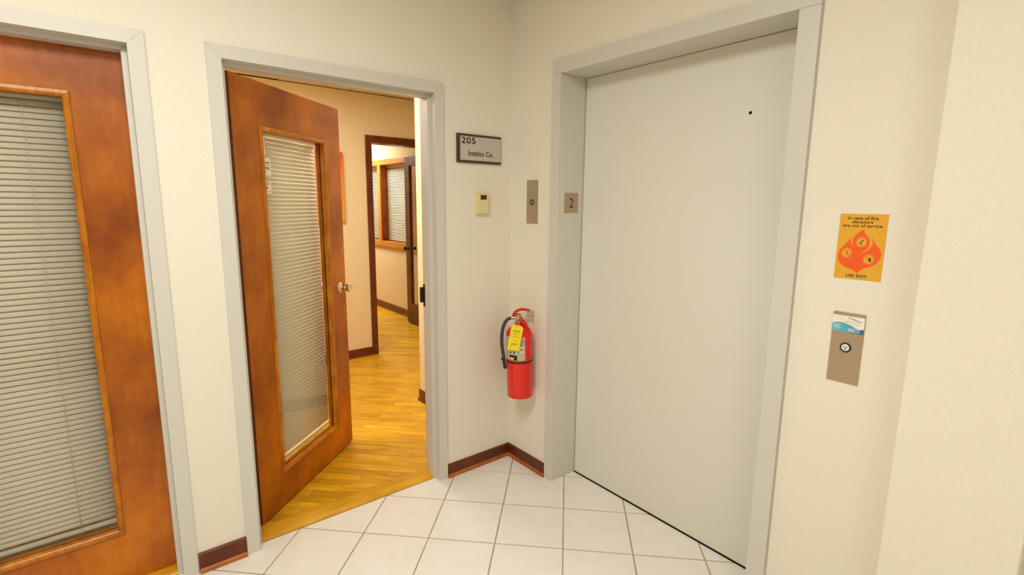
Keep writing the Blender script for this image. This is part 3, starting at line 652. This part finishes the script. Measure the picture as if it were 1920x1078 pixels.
# valve group
vb = lathe('valve', [(.020, .411), (.020, .420), (.014, .424), (.014, .446), (.017, .448), (.017, .458), (.010, .462)], M['bright'], ext, n=24)
lathe('gauge', [(.0150, 0), (.0150, .010), (.0130, .012), (0, .012)], M['bright'], vb, n=24, axis='Y', loc=(-.004, -.013, .436))
tube('hose_fitting', [(-.004, 0, .437), (-.022, -.004, .440), (-.042, -.006, .437)], .0095, M['bright'], vb, smooth_path=1)
hs_ = tube('hose', [(-.038, -.006, .438), (-.060, -.008, .434), (-.083, -.010, .400), (-.0935, -.010, .345), (-.094, -.012, .290), (-.0865, -.014, .235), (-.0795, -.016, .185), (-.078, -.016, .165)], .0090, M['rubber'], ext, n=16)
tube('nozzle', [(-.0865, -.014, .228), (-.0800, -.016, .178), (-.0785, -.016, .160)], .0094, M['black'], hs_, n=14, smooth_path=1)
tube('hose_clip', [(-.098, -.014, .212), (-.086, -.016, .208)], .006, M['black'], hs_, n=10, smooth_path=0)
# upper operating lever and lower carrying handle (folded sheet steel, thick bars)
def lever(name, path, w_, t_, m, parent):
    P = [Vector(p) for p in path]
    for _ in range(2):
        Q = [P[0]]
        for a, b in zip(P, P[1:]): Q += [a*.75+b*.25, a*.25+b*.75]
        Q.append(P[-1]); P = Q
    bm = bmesh.new(); rings = []
    for i, p in enumerate(P):
        d = (P[min(i+1, len(P)-1)]-P[max(i-1, 0)]).normalized(); s = Vector((0, 1, 0)); u = d.cross(s).normalized()
        f = i/(len(P)-1); ww = w_[0]+(w_[1]-w_[0])*f; tt = t_[0]+(t_[1]-t_[0])*f
        rings.append([bm.verts.new(p+s*(a*ww/2)+u*(b*tt/2)) for a, b in ((-1, -.6), (-.8, -1), (.8, -1), (1, -.6), (1, .6), (.8, 1), (-.8, 1), (-1, .6))])
    for a, b in zip(rings, rings[1:]):
        for k in range(8): bm.faces.new([a[k], a[(k+1) % 8], b[(k+1) % 8], b[k]])
    bm.faces.new(rings[0]); bm.faces.new(rings[-1]); return bmobj(name, bm, m, parent, False)
lever('lever', [(-.030, 0, .448), (-.020, 0, .468), (.006, 0, .484), (.034, 0, .483), (.060, 0, .476)], (.024, .020), (.015, .010), M['redl'], ext)
h2 = lever('handle', [(-.004, -.012, .446), (.014, -.018, .432), (.036, -.024, .400), (.056, -.028, .356), (.060, -.028, .344)], (.020, .022), (.018, .026), M['redl'], ext)
lathe('rivet', [(.003, 0), (.002, .002), (0, .0022)], M['bright'], h2, n=12, axis='Y', loc=(.012, -.029, .432))
tube('seal', [(-.006, -.006, .455), (.002, -.006, .490), (-.002, -.006, .515), (.004, -.006, .488), (.008, -.004, .470)], .0014, M['tag'], ext, n=8)
tube('pull_ring', [(-.018+.012*math.cos(a*math.pi/6), -.030, .418+.014*math.sin(a*math.pi/6)) for a in range(13)], .0012, M['bright'], ext, n=8, smooth_path=1)

br = wallB('extinguisher_bracket', -.155, .862, 'silver wall bracket holding the fire extinguisher', 'bracket')
box('plate', (0, -.003, 0), (.058, 0, .066), M['bright'], br, bev=.001)
bm = bmesh.new(); bbox(bm, (.020, -.072, .030), (.040, -.003, .034)); bbox(bm, (.020, -.074, .018), (.040, -.070, .034)); bmobj('hook', bm, M['bright'], br)
for xx, zz in ((.015, .054), (.043, .054), (.030, .012)): lathe('screw', [(.004, 0), (.003, .002), (0, .0022)], M['bright'], br, n=12, axis='Y', loc=(xx, -.003, zz))

# tag hangs at the front of the cylinder
tg = tag(empty('inspection_tag', (-.091, -.2065, .464)), 'yellow cardboard inspection tag dated 2017 hanging on the extinguisher', 'tag')
tg.rotation_euler = (Matrix.Rotation(math.radians(-40.2), 4, 'Z') @ Matrix.Rotation(math.radians(9.5), 4, 'Y')).to_euler()
# tag local frame: x0 centre of its top
TX, TZ = -.082, .268
TW = .0315
plate('card', [(TX-TW, TZ), (TX+TW, TZ), (TX+TW, TZ+.126), (TX+TW-.009, TZ+.137), (TX-TW+.009, TZ+.137), (TX-TW, TZ+.126)], M['tag'], tg, th=.0008, off=-.0860)
box('perforation', (TX-TW, -.0874, TZ+.074), (TX+TW, -.0868, TZ+.0765), M['tagred'], tg)
plate('eyelet', disc(TX, TZ+.128, .0032, 14), M['tagred'], tg, th=.0003, off=-.0868)
text('lettering', '2017', M['ink'], tg, TX-.017, TZ+.027, .036, .013, y=-.0868, spacing=1.1)
plate('star', [(TX+.002+(.0045 if k % 2 == 0 else .0018)*math.sin(k*math.pi/5), TZ+.052+(.0045 if k % 2 == 0 else .0018)*math.cos(k*math.pi/5)) for k in range(10)], M['ink'], tg, th=.0002, off=-.0868)
for k, (a, b) in enumerate(((-.02, .012), (-.013, .015), (-.018, .018), (-.02, .01))): box('print', (TX+a, -.0871, TZ+.086+k*.002), (TX+b, -.0868, TZ+.0866+k*.002), M['inkgrey'], tg)
for k in range(5): box('print', (TX-.015+k*.007, -.0871, TZ+.100+(k % 2)*.002), (TX-.011+k*.007, -.0868, TZ+.112-(k % 3)*.001), M['inkgrey'], tg)
for k in range(3): box('print', (TX-.020, -.0871, TZ+.006+k*.006), (TX-.017+k*.002, -.0868, TZ+.008+k*.006), M['inkgrey'], tg)
tube('string', [(TX, -.0874, TZ+.128), (TX+.004, -.070, TZ+.150), (TX+.020, -.030, TZ+.168)], .0010, M['bright'], tg, n=6, smooth_path=2)
